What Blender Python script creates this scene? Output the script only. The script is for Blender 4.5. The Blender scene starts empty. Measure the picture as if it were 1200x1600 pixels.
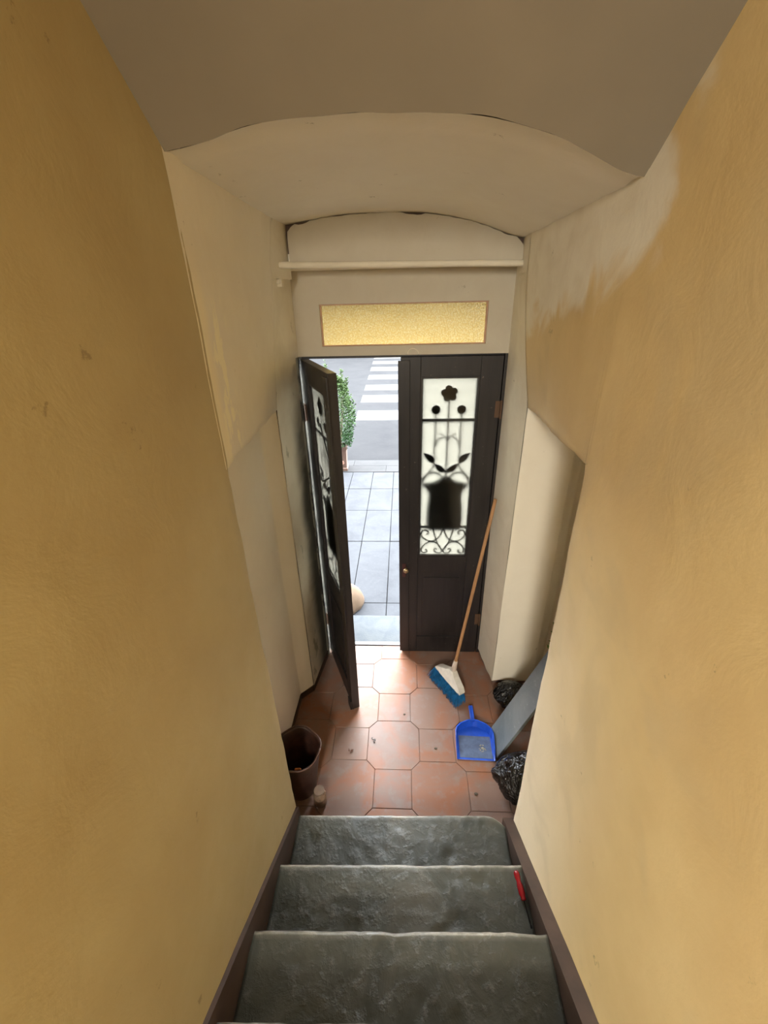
import bpy, bmesh, math, random
from mathutils import Vector, Matrix, noise
S = bpy.context.scene
COL = S.collection
random.seed(7)

# ------------------------------------------------------------------ camera
cam_d = bpy.data.cameras.new('camera')
cam_d.sensor_fit = 'HORIZONTAL'; cam_d.sensor_width = 36.0
cam_d.lens = 36.0 * 663.0 / 1200.0
cam_d.clip_start = 0.02; cam_d.clip_end = 200
cam = bpy.data.objects.new('camera', cam_d); COL.objects.link(cam)
_dn = Vector((32, 663, -1310)); _fw = Vector((30, 663, 336))
_up = -_dn.normalized(); _fw = (_fw - _up * _fw.dot(_up)).normalized(); _rt = _fw.cross(_up)
_R = Matrix((_rt, _fw, _up))
_M = Matrix(((_R[0][0], _R[0][2], -_R[0][1]), (_R[1][0], _R[1][2], -_R[1][1]), (_R[2][0], _R[2][2], -_R[2][1])))
cam.matrix_world = Matrix.Translation((0, 0, 2.6)) @ _M.to_4x4()
S.camera = cam

# ------------------------------------------------------------------ world, lights, exposure
W = bpy.data.worlds.new('overcast_sky'); S.world = W; W.use_nodes = True
bg = W.node_tree.nodes['Background']
bg.inputs[0].default_value = (0.90, 0.95, 1.0, 1); bg.inputs[1].default_value = 26.0
def area(name, loc, rot, sx, sy, power, color):
    d = bpy.data.lights.new(name, 'AREA'); d.shape = 'RECTANGLE'; d.size = sx; d.size_y = sy
    d.energy = power; d.color = color
    o = bpy.data.objects.new(name, d); COL.objects.link(o); o.location = loc; o.rotation_euler = rot
    return o
# unseen overhead fill added above the landing, behind the camera
area('landing_top_fill', (0.0, -2.2, 4.97), (0, 0, 0), 0.9, 1.0, 8, (1.0, 0.93, 0.80))
# unseen fill added behind the camera, turned towards the right wall and niche
area('landing_side_fill', (-.50, -2.1, 2.95), (math.radians(50), 0, math.radians(-36)), 0.5, 0.9, 102, (1.0, 0.94, 0.82)).data.spread = math.radians(125)
S.view_settings.view_transform = 'Standard'; S.view_settings.look = 'None'
S.view_settings.exposure = 0.25; S.view_settings.gamma = 1.0; S.view_settings.use_curve_mapping = False

# ------------------------------------------------------------------ helpers
def tag(o, label=None, cat=None, group=None, kind=None):
    if label: o['label'] = label
    if cat: o['category'] = cat
    if group: o['group'] = group
    if kind: o['kind'] = kind
    return o
def empty(name, loc=(0, 0, 0), rz=0.0, label=None, cat=None, group=None, kind=None):
    o = bpy.data.objects.new(name, None); COL.objects.link(o); o.location = loc; o.rotation_euler = (0, 0, rz)
    o.empty_display_size = 0.05
    return tag(o, label, cat, group, kind)
def obj(name, bm, mat, parent=None, smooth=False, recalc=True):
    if recalc: bmesh.ops.recalc_face_normals(bm, faces=bm.faces[:])
    me = bpy.data.meshes.new(name); bm.to_mesh(me); bm.free()
    for m in (mat if isinstance(mat, (list, tuple)) else [mat]): me.materials.append(m)
    if smooth:
        for p in me.polygons: p.use_smooth = True
    o = bpy.data.objects.new(name, me); COL.objects.link(o)
    if parent: o.parent = parent
    return o
def share(name, src, parent, loc=(0, 0, 0), rot=(0, 0, 0), scale=(1, 1, 1)):
    o = bpy.data.objects.new(name, src.data); COL.objects.link(o); o.parent = parent
    o.location = loc; o.rotation_euler = rot; o.scale = scale
    return o
def B(): return bmesh.new()
def box(bm, x0, x1, y0, y1, z0, z1, bev=0.0, seg=2):
    vs = [bm.verts.new(p) for p in ((x0,y0,z0),(x1,y0,z0),(x1,y1,z0),(x0,y1,z0),(x0,y0,z1),(x1,y0,z1),(x1,y1,z1),(x0,y1,z1))]
    fs = [bm.faces.new([vs[i] for i in q]) for q in ((3,2,1,0),(4,5,6,7),(0,1,5,4),(1,2,6,5),(2,3,7,6),(3,0,4,7))]
    if bev > 0:
        es = list({e for f in fs for e in f.edges})
        bmesh.ops.bevel(bm, geom=es, offset=bev, segments=seg, affect='EDGES', profile=0.6)
    return bm
def prism(bm, pts, axis, a, b, bev=0.0):
    """polygon pts (2D) extruded along axis between a and b"""
    def P(p, t):
        if axis == 'x': return (t, p[0], p[1])
        if axis == 'y': return (p[0], t, p[1])
        return (p[0], p[1], t)
    v0 = [bm.verts.new(P(p, a)) for p in pts]; v1 = [bm.verts.new(P(p, b)) for p in pts]
    fs = [bm.faces.new(v0[::-1]), bm.faces.new(v1)]
    n = len(pts)
    for i in range(n): fs.append(bm.faces.new((v0[i], v0[(i+1) % n], v1[(i+1) % n], v1[i])))
    if bev > 0:
        es = list({e for f in fs for e in f.edges})
        bmesh.ops.bevel(bm, geom=es, offset=bev, segments=2, affect='EDGES')
    return bm
def grid(bm, fn, nu, nv):
    V = [[bm.verts.new(fn(i / nu, j / nv)) for j in range(nv + 1)] for i in range(nu + 1)]
    for i in range(nu):
        for j in range(nv):
            bm.faces.new((V[i][j], V[i+1][j], V[i+1][j+1], V[i][j+1]))
    return V
def tube(bm, pts, r, seg=8, cap=True):
    pts = [Vector(p) for p in pts]; n = len(pts)
    rs = r if isinstance(r, (list, tuple)) else [r] * n
    rings = []; side = None
    for i, p in enumerate(pts):
        t = (pts[min(i+1, n-1)] - pts[max(i-1, 0)]).normalized()
        if side is None:
            side = t.orthogonal().normalized()
        side = (side - t * side.dot(t)).normalized(); up = t.cross(side)
        rings.append([bm.verts.new(p + (side * math.cos(a) + up * math.sin(a)) * rs[i]) for a in [2*math.pi*k/seg for k in range(seg)]])
    for i in range(n - 1):
        for k in range(seg):
            bm.faces.new((rings[i][k], rings[i][(k+1) % seg], rings[i+1][(k+1) % seg], rings[i+1][k]))
    if cap:
        bm.faces.new(rings[0][::-1]); bm.faces.new(rings[-1])
    return bm
def lathe(bm, prof, seg=24, c=(0, 0, 0), wob=None, closed=False):
    rings = []
    for (r, z) in prof:
        ring = []
        for k in range(seg):
            a = 2*math.pi*k/seg
            rr, zz = (r, z) if wob is None else wob(r, z, a)
            ring.append(bm.verts.new((c[0] + rr*math.cos(a), c[1] + rr*math.sin(a), c[2] + zz)))
        rings.append(ring)
    for i in range(len(rings) - 1):
        for k in range(seg):
            bm.faces.new((rings[i][k], rings[i][(k+1) % seg], rings[i+1][(k+1) % seg], rings[i+1][k]))
    if closed:
        bm.faces.new(rings[0][::-1]); bm.faces.new(rings[-1])
    return bm
def smooth_path(pts, n=6):
    """Catmull-Rom through 2D/3D points"""
    P = [Vector(p) for p in pts]; P = [P[0]*2 - P[1]] + P + [P[-1]*2 - P[-2]]; out = []
    for i in range(1, len(P) - 2):
        for k in range(n):
            t = k / n
            out.append(0.5*((2*P[i]) + (P[i+1]-P[i-1])*t + (2*P[i-1]-5*P[i]+4*P[i+1]-P[i+2])*t*t + (3*P[i]-P[i-1]-3*P[i+1]+P[i+2])*t**3))
    out.append(P[-2]); return out
def nz(x, y, z, s=1.0, seed=0.0):
    return noise.noise(Vector((x*s + seed, y*s - seed*1.7, z*s + seed*0.3)))
def lerp(a, b, t): return a + (b - a) * t
def interp(tab, x):
    if x <= tab[0][0]: return tab[0][1]
    for (a, b) in zip(tab[:-1], tab[1:]):
        if x <= b[0]: return lerp(a[1], b[1], (x - a[0]) / (b[0] - a[0]))
    return tab[-1][1]

# ------------------------------------------------------------------ materials
class NT:
    def __init__(s, name):
        s.m = bpy.data.materials.new(name); s.m.use_nodes = True; s.t = s.m.node_tree; s.n = s.t.nodes
        s.b = s.n['Principled BSDF']
    def new(s, t, **k):
        n = s.n.new(t)
        for a, v in k.items(): setattr(n, a, v)
        return n
    def link(s, a, b): s.t.links.new(a, b)
    def coord(s): 
        if not hasattr(s, '_c'): s._c = s.new('ShaderNodeNewGeometry').outputs['Position']
        return s._c
    def noise(s, scale, detail=4, rough=.55, vec=None, dist=0.0):
        n = s.new('ShaderNodeTexNoise'); n.inputs['Scale'].default_value = scale; n.inputs['Detail'].default_value = detail
        n.inputs['Roughness'].default_value = rough; n.inputs['Distortion'].default_value = dist
        s.link(vec if vec is not None else s.coord(), n.inputs['Vector']); return n.outputs['Fac']
    def scaled(s, sc, off=(0, 0, 0)):
        m = s.new('ShaderNodeMapping'); m.inputs['Scale'].default_value = sc; m.inputs['Location'].default_value = off
        s.link(s.coord(), m.inputs['Vector']); return m.outputs['Vector']
    def ramp(s, fac, stops):
        r = s.new('ShaderNodeValToRGB'); e = r.color_ramp.elements
        while len(e) < len(stops): e.new(0.5)
        for i, (p, c) in enumerate(stops):
            e[i].position = p; e[i].color = (c, c, c, 1) if not isinstance(c, tuple) else (*c, 1)
        s.link(fac, r.inputs['Fac']); return r.outputs['Color']
    def mix(s, fac, a, b, mode='MIX'):
        m = s.new('ShaderNodeMix', data_type='RGBA', blend_type=mode)
        for i, v in ((0, fac), (6, a), (7, b)):
            if isinstance(v, (int, float)): m.inputs[i].default_value = v
            elif isinstance(v, tuple): m.inputs[i].default_value = (*v, 1)
            else: s.link(v, m.inputs[i])
        return m.outputs[2]
    def math(s, op, a, b=0.0, c=0.0, clamp=False):
        m = s.new('ShaderNodeMath', operation=op, use_clamp=clamp)
        for i, v in enumerate((a, b, c)):
            if isinstance(v, (int, float)): m.inputs[i].default_value = v
            else: s.link(v, m.inputs[i])
        return m.outputs[0]
    def sep(s, v=None):
        n = s.new('ShaderNodeSeparateXYZ'); s.link(v if v is not None else s.coord(), n.inputs[0]); return n.outputs
    def smooth(s, v, a, b):
        n = s.new('ShaderNodeMapRange', interpolation_type='SMOOTHSTEP')
        s.link(v, n.inputs[0]); n.inputs[1].default_value = a; n.inputs[2].default_value = b; return n.outputs[0]
    def bump(s, h, strength=.3, dist=.01, normal=None):
        b = s.new('ShaderNodeBump'); b.inputs['Strength'].default_value = strength; b.inputs['Distance'].default_value = dist
        s.link(h, b.inputs['Height'])
        if normal is not None: s.link(normal, b.inputs['Normal'])
        return b.outputs['Normal']
    def done(s, col=None, rough=None, normal=None, metal=None, spec=None):
        for key, v in (('Base Color', col), ('Roughness', rough), ('Normal', normal), ('Metallic', metal), ('Specular IOR Level', spec)):
            if v is None: continue
            if isinstance(v, (int, float)): s.b.inputs[key].default_value = v
            elif isinstance(v, tuple): s.b.inputs[key].default_value = (*v, 1)
            else: s.link(v, s.b.inputs[key])
        return s.m
def plain(name, col, rough=.5, metal=0.0, var=.12, scale=30, bump=.15, spec=.5):
    t = NT(name); n = t.noise(scale, 5)
    lo = tuple(max(0, c*(1-var)) for c in col); hi = tuple(min(1, c*(1+var)) for c in col)
    return t.done(t.ramp(n, [(.3, lo), (.7, hi)]), rough, t.bump(n, bump, .002), metal, spec)

CREAM = (0.83, 0.77, 0.63); CREAM2 = (0.77, 0.70, 0.56); OCHRE = (0.75, 0.62, 0.355); OCHRE2 = (0.66, 0.525, 0.285)
def plaster(name, mode):
    """mode: 'ochre_left','ochre_right','cream','niche_left','niche_right','reveal'"""
    t = NT(name)
    big = t.noise(1.7, 5, .6); med = t.noise(6, 6, .6, dist=.6); fine = t.noise(60, 5, .6)
    brush = t.noise(1.0, 5, .6, t.scaled((9, 9, 1.4)))
    cream = t.mix(t.ramp(med, [(.35, 0.0), (.65, 1.0)]), CREAM, CREAM2)
    ochre = t.mix(t.ramp(big, [(.38, 0.0), (.64, 1.0)]), OCHRE, OCHRE2)
    ochre = t.mix(t.ramp(brush, [(.35, 0.0), (.7, .15)]), ochre, (0.62, 0.44, 0.22))
    x, y, z = t.sep()
    wob = t.math('MULTIPLY_ADD', t.noise(3.2, 4, .5, dist=1.2), .9, -.45)
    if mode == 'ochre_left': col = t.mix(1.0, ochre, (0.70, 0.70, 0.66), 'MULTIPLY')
    elif mode == 'ochre_right':
        f = t.math('MINIMUM', t.math('ADD', t.math('MULTIPLY', t.math('SUBTRACT', z, 2.66), 1.7), t.math('MULTIPLY', t.math('SUBTRACT', y, 1.3), .42)), t.math('MULTIPLY', t.math('SUBTRACT', y, 1.15), 1.6))
        f = t.smooth(t.math('ADD', f, t.math('MULTIPLY', wob, .8)), -.06, .10)
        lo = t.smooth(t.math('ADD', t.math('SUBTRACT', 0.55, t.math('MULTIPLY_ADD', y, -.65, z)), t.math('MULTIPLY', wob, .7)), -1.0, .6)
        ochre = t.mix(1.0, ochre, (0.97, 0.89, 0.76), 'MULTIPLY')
        col = t.mix(t.math('MULTIPLY', t.math('MULTIPLY', lo, t.smooth(y, .45, 1.15)), .95), t.mix(f, ochre, cream), (0.84, 0.71, 0.50))  # paler lower front edge: door light on the wall put into the colour
        col = t.mix(t.math('MULTIPLY', t.smooth(t.noise(2.6, 3, .5, dist=1.0), .48, .68), .25), col, (0.50, 0.40, 0.24))
    elif mode == 'niche_right':
        f = t.smooth(t.math('ADD', t.math('ADD', t.math('MULTIPLY', t.math('SUBTRACT', z, 2.62), 1.6), t.math('MULTIPLY', t.math('SUBTRACT', y, 1.6), .35)), t.math('MULTIPLY', wob, .8)), -.03, .06)
        col = t.mix(f, ochre, cream)
        col = t.mix(t.math('MULTIPLY', t.smooth(t.noise(3.7, 3, .5, dist=1.5), .5, .55), .25), col, (0.52, 0.42, 0.27))
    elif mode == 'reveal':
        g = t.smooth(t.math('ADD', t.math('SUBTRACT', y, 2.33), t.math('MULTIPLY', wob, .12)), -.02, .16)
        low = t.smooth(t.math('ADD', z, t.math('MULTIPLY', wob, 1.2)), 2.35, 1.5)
        col = t.mix(t.math('MULTIPLY', t.math('MULTIPLY', g, low), .9), cream, (0.06, 0.062, 0.052))  # near-black area: shade behind the open leaf painted in, along with mould
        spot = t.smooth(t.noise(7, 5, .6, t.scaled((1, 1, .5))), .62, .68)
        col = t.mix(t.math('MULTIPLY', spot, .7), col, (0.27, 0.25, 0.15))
    elif mode == 'niche_left':
        col = t.mix(.5, cream, (0.92, 0.85, 0.71))
        sh = t.smooth(t.noise(1, 4, .65, t.scaled((14, 14, 6))), .5, .56)
        band = t.math('MULTIPLY', t.smooth(y, 1.52, 1.44), t.math('MULTIPLY', t.smooth(z, 2.65, 2.5), t.smooth(z, 2.05, 2.2)))
        col = t.mix(t.math('MULTIPLY', sh, band), col, (0.97, 0.90, 0.66))
        edge = t.math('MULTIPLY', t.smooth(y, 1.36, 1.30), t.smooth(z, 2.75, 2.55)); col = t.mix(t.math('MULTIPLY', edge, .8), col, (0.95, 0.86, 0.62))
    elif mode == 'white': col = t.mix(.65, cream, (0.93, 0.87, 0.74))
    elif mode == 'panel': col = t.mix(.5, cream, (0.36, 0.32, 0.25))
    else: col = cream
    # grime specks
    sp = t.smooth(t.noise(8, 6, .75), .665, .71)
    col = t.mix(t.math('MULTIPLY', sp, .55), col, (0.20, 0.15, 0.08))
    h = t.math('ADD', t.math('MULTIPLY', med, .8), t.math('MULTIPLY', fine, .12))
    return t.done(col, t.math('MULTIPLY_ADD', med, .25, .48), t.bump(h, .17, .02), spec=.25)
M = {}
M['ochre_l'] = plaster('ochre_limewash', 'ochre_left'); M['ochre_r'] = plaster('ochre_limewash_right', 'ochre_right')
M['cream'] = plaster('cream_plaster', 'cream'); M['niche_l'] = plaster('cream_plaster_left', 'niche_left')
M['niche_r'] = plaster('stained_plaster_right', 'niche_right'); M['reveal'] = plaster('mould_shade_reveal', 'reveal')
M['white'] = plaster('pale_plaster', 'white'); M['panel'] = plaster('dusty_panel_plaster', 'panel')
M['ceil'] = plain('shaded_ceiling_plaster', (0.27, 0.225, 0.16), .8, var=.07, scale=3, bump=.3)  # shade of the sloping ceiling put into a darker plaster colour
M['skirt'] = plain('brown_skirting_paint', (0.055, 0.031, 0.020), .5, var=.35, scale=9, bump=.4)
M['pink_wall'] = plain('peach_facade_render', (0.12, 0.08, 0.06), .85, var=.05, scale=8)
M['wood'] = None
def wood(name, dark=(0.014, 0.012, 0.0125), hi=(0.030, 0.024, 0.023), worn=.0):
    t = NT(name); n = t.noise(1, 6, .6, t.scaled((30, 30, 2.5))); big = t.noise(5, 4)
    col = t.ramp(n, [(.3, dark), (.75, hi)])
    col = t.mix(t.math('MULTIPLY', t.smooth(t.noise(38, 6, .7), .66, .70), .6), col, (0.22, 0.17, 0.14))
    return t.done(col, t.math('MULTIPLY_ADD', big, .3, .28), t.bump(n, .25, .003), spec=.5)
M['wood'] = wood('dark_varnished_wood')
t = NT('chipped_jamb_paint'); n = t.noise(1, 6, .65, t.scaled((25, 25, 7)))
M['jamb'] = t.done(t.mix(t.smooth(n, .50, .56), (0.17, 0.165, 0.13), (0.03, 0.026, 0.022)), .55, t.bump(n, .5, .004))
M['iron'] = plain('black_wrought_iron', (0.045, 0.047, 0.048), .55, .3)
M['brass'] = plain('old_brass', (0.42, 0.30, 0.16), .4, .8)
M['rust'] = plain('rusty_hinge', (0.13, 0.075, 0.045), .7, .4)

# tiles
def tile_mat(name, a, b, c):
    t = NT(name); oi = t.new('ShaderNodeObjectInfo').outputs['Random']
    st = t.noise(2.3, 5, .6, dist=1.0); fn = t.noise(11, 6, .65)
    col = t.mix(t.ramp(st, [(.40, 0.0), (.56, 1.0)]), a, b)
    col = t.mix(t.math('MULTIPLY', t.smooth(fn, .50, .66), .55), col, c)
    col = t.mix(t.math('MULTIPLY', oi, .18), col, (0.35, 0.22, 0.15))
    r = t.math('MULTIPLY_ADD', fn, .35, .18)
    return t.done(col, r, t.bump(fn, .12, .004), spec=.22)
M['tile'] = tile_mat('terracotta_tile', (0.265, 0.115, 0.066), (0.215, 0.138, 0.110), (0.225, 0.178, 0.164))
M['grout'] = plain('dark_grout', (0.15, 0.10, 0.08), .9)
# slate steps
t = NT('worn_slate'); a1 = t.noise(4, 6, .6, dist=.8); a2 = t.noise(22, 7, .65); a3 = t.noise(90, 4, .6)
col = t.ramp(a1, [(.35, (0.034, 0.037, 0.030)), (.55, (0.060, 0.062, 0.050)), (.75, (0.092, 0.085, 0.066))])
col = t.mix(t.math('MULTIPLY', t.smooth(a2, .56, .72), .28), col, (0.20, 0.185, 0.15))
at = t.new('ShaderNodeAttribute', attribute_name='wear_glint'); 
col = t.mix(t.math('MULTIPLY', at.outputs['Fac'], t.ramp(a2, [(.3, .35), (.6, 1.0)])), col, (0.62, 0.57, 0.46))  # pale nosing line: worn edge with its glossy highlight painted in
M['slate'] = t.done(col, t.math('MULTIPLY_ADD', a2, .35, .22), t.bump(t.math('ADD', t.math('ADD', t.math('MULTIPLY', t.smooth(a2, .45, .75), .5), t.math('MULTIPLY', a1, 2.0)), t.math('MULTIPLY', a3, .08)), .45, .008), spec=.5)
# outside
def stone(name, a, b, rough=.75, s=3.0, bump=.3):
    t = NT(name); oi = t.new('ShaderNodeObjectInfo').outputs['Random']
    n1 = t.noise(s, 5, .6, dist=.7); n2 = t.noise(s*9, 6, .7)
    col = t.ramp(n1, [(.35, a), (.65, b)]); col = t.mix(t.math('MULTIPLY', t.smooth(n2, .5, .7), .25), col, tuple(min(1, c*1.3) for c in b))
    col = t.mix(t.math('MULTIPLY', oi, .12), col, a)
    return t.done(col, rough, t.bump(n2, bump, .006), spec=.04)
M['slab'] = stone('pavement_stone', (0.0343, 0.0361, 0.0398), (0.0453, 0.0478, 0.0520))
M['slab_edge'] = stone('kerb_stone', (0.0294, 0.0300, 0.0306), (0.0355, 0.0355, 0.0361))
M['mortar'] = plain('pavement_joint', (0.0134, 0.0134, 0.0134), .9, spec=.04)
M['sill'] = stone('worn_marble_sill', (0.0510, 0.0578, 0.0638), (0.0638, 0.0688, 0.0714), .55, 9)
M['asphalt'] = stone('grey_asphalt', (0.0159, 0.0163, 0.0174), (0.0202, 0.0205, 0.0214), .9, 1.2)

M['paint'] = plain('white_road_paint', (0.0520, 0.0520, 0.0514), .8, var=.03, spec=.04)
M['facade2'] = plain('far_facade', (0.060, 0.050, 0.038), .9, spec=.04, var=.04, scale=1)
M['far_kerb'] = plain('far_kerb_stone', (0.034, 0.028, 0.026), .9, var=.04, scale=1, spec=.04)
def glass(name, tint, rough, bump=0.0, scale=200, trans=.5, tmix=.5):
    t = NT(name); out = t.n['Material Output']; t.n.remove(t.b)
    g = t.new('ShaderNodeBsdfRefraction'); g.inputs['Color'].default_value = (*tint, 1); g.inputs['Roughness'].default_value = rough; g.inputs['IOR'].default_value = 1.06
    d = t.new('ShaderNodeBsdfTranslucent'); d.inputs['Color'].default_value = (*tint, 1)
    s = t.new('ShaderNodeBsdfGlossy'); s.inputs['Roughness'].default_value = .12
    m = t.new('ShaderNodeMixShader'); m.inputs[0].default_value = tmix; t.link(g.outputs[0], m.inputs[1]); t.link(d.outputs[0], m.inputs[2])
    m2 = t.new('ShaderNodeMixShader'); m2.inputs[0].default_value = .05; t.link(m.outputs[0], m2.inputs[1]); t.link(s.outputs[0], m2.inputs[2])
    if bump > 0:
        v = t.new('ShaderNodeTexVoronoi'); v.inputs['Scale'].default_value = scale; t.link(t.coord(), v.inputs['Vector'])
        nb = t.bump(v.outputs['Distance'], bump, .004)
        for q in (g, d, s): t.link(nb, q.inputs['Normal'])
        c = t.ramp(v.outputs['Distance'], [(.15, tint), (.6, tuple(x*y for x, y in zip(tint, (.86, .76, .55))))])
        t.link(c, g.inputs['Color']); t.link(c, d.inputs['Color'])
    t.link(m2.outputs[0], out.inputs['Surface']); return t.m
M['frost'] = glass('frosted_glass', (0.4250, 0.4123, 0.3655), .14, tmix=.35)
M['amber'] = glass('amber_hammered_glass', (0.5100, 0.4675, 0.3400), .35, .6, 110, tmix=.45)

# ------------------------------------------------------------------ room shell
YE = 1.27          # end of the stair walls
HX = .565          # half width of the stairwell
ZV = [(-.60,2.915),(-.565,2.917),(-.48,2.926),(-.4,2.941),(-.3,2.951),(-.18,2.955),(0,2.955),(.15,2.945),(.24,2.929),(.33,2.912),(.42,2.884),(.5,2.850),(.565,2.834),(.60,2.832)]
CC = [(-.565,3.853),(-.3,3.848),(0,3.840),(.3,3.815),(.565,3.772)]
def wall_relief(sign, y, z): return .006*nz(y, z, 0, 1.6, sign*3) + .0015*nz(y, z, 0, 9, sign)
def sm(tab, x, w=.09): return sum(interp(tab, x + d*w) * k for d, k in ((-1, .15), (-.5, .2), (0, .3), (.5, .2), (1, .15)))
def zv(x): return sm(ZV, x)
def cc(x): return sm(CC, x)
def farx(sign, z):
    t_ = min(1, max(0, (2.70 - z)/.62)); return lerp(.600, .662, t_) if sign < 0 else lerp(.570, .652, t_**1.4)
def y_edge(x): return (cc(x) - zv(x)) / .74 + .006 * nz(x, 0, 0, 9, 2)

def wall_stair(sign, name, mat, label):
    bm = B()
    # inner face with soft hand-plastered undulation and a rounded arris at its end
    def F(u, v):
        y = lerp(-3.3, YE, u); z = lerp(-.05, 5.3, v)
        x = HX + wall_relief(sign, y, z)
        edge = YE - y
        e = .006 * nz(0, 0, z, 7, sign*5) + .003*nz(0, 0, z, 25, sign*5)
        if u == 1.0: y = YE + e - .001; x += .012 if z < 2.1 else .0
        elif u == .9995: y = YE + e - .0022; x += .004 if z < 2.1 else 0
        elif edge < .05: y = YE + e - .012
        return (sign * x, y, z)
    us = [0] + [i/70 for i in range(1, 70)] + [.994, .9995, 1.0]
    V = [[bm.verts.new(F(u, j/110)) for j in range(111)] for u in us]
    back = []
    for j in range(111):
        back.append(bm.verts.new((sign*.76, V[-1][j].co.y - .002, V[-1][j].co.z)))
    outb = [bm.verts.new((sign*.95, YE - .03, lerp(-.05, 5.3, j/110))) for j in range(111)]
    for i in range(len(us)-1):
        for j in range(110): bm.faces.new((V[i][j], V[i+1][j], V[i+1][j+1], V[i][j+1]))
    for j in range(110):
        bm.faces.new((V[-1][j], back[j], back[j+1], V[-1][j+1])); bm.faces.new((back[j], outb[j], outb[j+1], back[j+1]))
    b0 = bm.verts.new((sign*.95, -3.3, -.05)); b1 = bm.verts.new((sign*.95, -3.3, 5.3))
    bm.faces.new((outb[0], b0, b1, outb[-1]) + ()) if False else None
    bm.faces.new([b0, b1, outb[-1], outb[0]])
    o = obj(name, bm, mat, smooth=True)
    return tag(o, label, 'wall', kind='structure')
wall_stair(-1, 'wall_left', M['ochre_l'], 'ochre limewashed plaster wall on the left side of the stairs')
wall_stair(1, 'wall_right', M['ochre_r'], 'ochre plaster wall on the right side of the stairs, coloured paler towards its lower edge for the door light')

# flush upper part of the niche, leaning outwards above the recesses
def upper_niche(sign, name, mat, label):
    bm = B()
    yend = 2.27 if sign > 0 else 2.2
    ze0, ze1 = (2.125, 2.07) if sign > 0 else (2.12, 2.09)
    def bottom(y):
        t = (y - YE) / (yend - YE)
        return lerp(ze0, ze1, t) + .010 * nz(y, 0, 0, 6, sign*4) + (.004*nz(y, 0, 0, 22, 4))
    def F(u, v):
        y = lerp(YE - .02, yend, u); zb = bottom(y); zt = zv(sign*.565) + .03
        z = lerp(zb, zt, v)
        far = farx(sign, z)
        far = lerp(.568, far, min(1, max(0, (zt - z) / .2)))
        x = lerp(HX, far, u) + wall_relief(sign, y, z)*(1 - u**8)
        x -= .0006*(1 - min(1, u*8))
        return (sign * x, y, z)
    nu, nv = 34, 34
    V = [[bm.verts.new(F(i/nu, j/nv)) for j in range(nv+1)] for i in range(nu+1)]
    Wd = [[bm.verts.new((sign*.85, V[i][j].co.y, V[i][j].co.z)) for j in range(nv+1)] for i in (0, nu)]
    for i in range(nu):
        for j in range(nv): bm.faces.new((V[i][j], V[i+1][j], V[i+1][j+1], V[i][j+1]))
    for j in range(nv):
        bm.faces.new((V[nu][j], Wd[1][j], Wd[1][j+1], V[nu][j+1]))
    # underside with a rounded arris
    lo = [bm.verts.new((sign*(abs(V[i][0].co.x) + .02), V[i][0].co.y, V[i][0].co.z - .012)) for i in range(nu+1)]
    lo2 = [bm.verts.new((sign*1.2, V[i][0].co.y, V[i][0].co.z - .012)) for i in range(nu+1)]
    for i in range(nu):
        bm.faces.new((V[i][0], lo[i], lo[i+1], V[i+1][0])); bm.faces.new((lo[i], lo2[i], lo2[i+1], lo[i+1]))
    return tag(obj(name, bm, mat, smooth=True), label, 'wall', kind='structure')
upper_niche(-1, 'wall_left_upper', M['niche_l'], 'cream plaster wall high in the entrance niche, left of the arch, with flaked paint')
upper_niche(1, 'wall_right_upper', M['ochre_r'], 'stained cream and ochre plaster wall high in the entrance niche, right of the arch')

# lower walls of the recesses (plan polylines swept upwards)
def plan_wall(name, pts, z0, z1, mat, label, seed=0, nv=40, amp=.005, ragged=0.0):
    bm = B(); cols = []
    fine = []
    for a, b in zip(pts[:-1], pts[1:]):
        L = math.dist(a, b); n = max(1, int(L / .05))
        for k in range(n): fine.append((lerp(a[0], b[0], k/n), lerp(a[1], b[1], k/n), k == 0))
    fine.append((*pts[-1], True))
    for (x, y, corner) in fine:
        c = []
        for j in range(nv+1):
            z = lerp(z0, z1, j/nv)
            if j == 0: z += ragged * nz(x, y, 0, 9, seed)
            c.append(bm.verts.new((x + amp*nz(x, y, z, 2.2, seed) + .0012*nz(x, y, z, 12, seed), y + amp*nz(x, y, z, 2.2, seed+9), z)))
        cols.append(c)
    for a, b in zip(cols[:-1], cols[1:]):
        for j in range(nv): bm.faces.new((a[j], b[j], b[j+1], a[j+1]))
    return tag(obj(name, bm, mat, smooth=False), label, 'wall', kind='structure')
def soften(o, ang=35):
    for p in o.data.polygons: p.use_smooth = True
    m = o.modifiers.new('w', 'BEVEL'); m.width = .008; m.segments = 2; m.limit_method = 'ANGLE'; m.angle_limit = math.radians(ang)
lw = plan_wall('wall_left_lower', [(-.76, 1.22), (-.745, 2.12), (-.664, 2.203), (-.72, 2.30)], 0, 2.2, M['white'],
          'cream plaster wall of the left recess beside the basket', 3); soften(lw)
rw = plan_wall('wall_right_lower', [(.70, 2.36), (.655, 2.285), (.955, 2.29), (.957, 2.36), (1.03, 2.36), (1.035, 1.22)], .03, 2.2, M['white'],
          'pale plaster wall of the right recess behind the leaning grey board', 8, ragged=.03); soften(rw)
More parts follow.
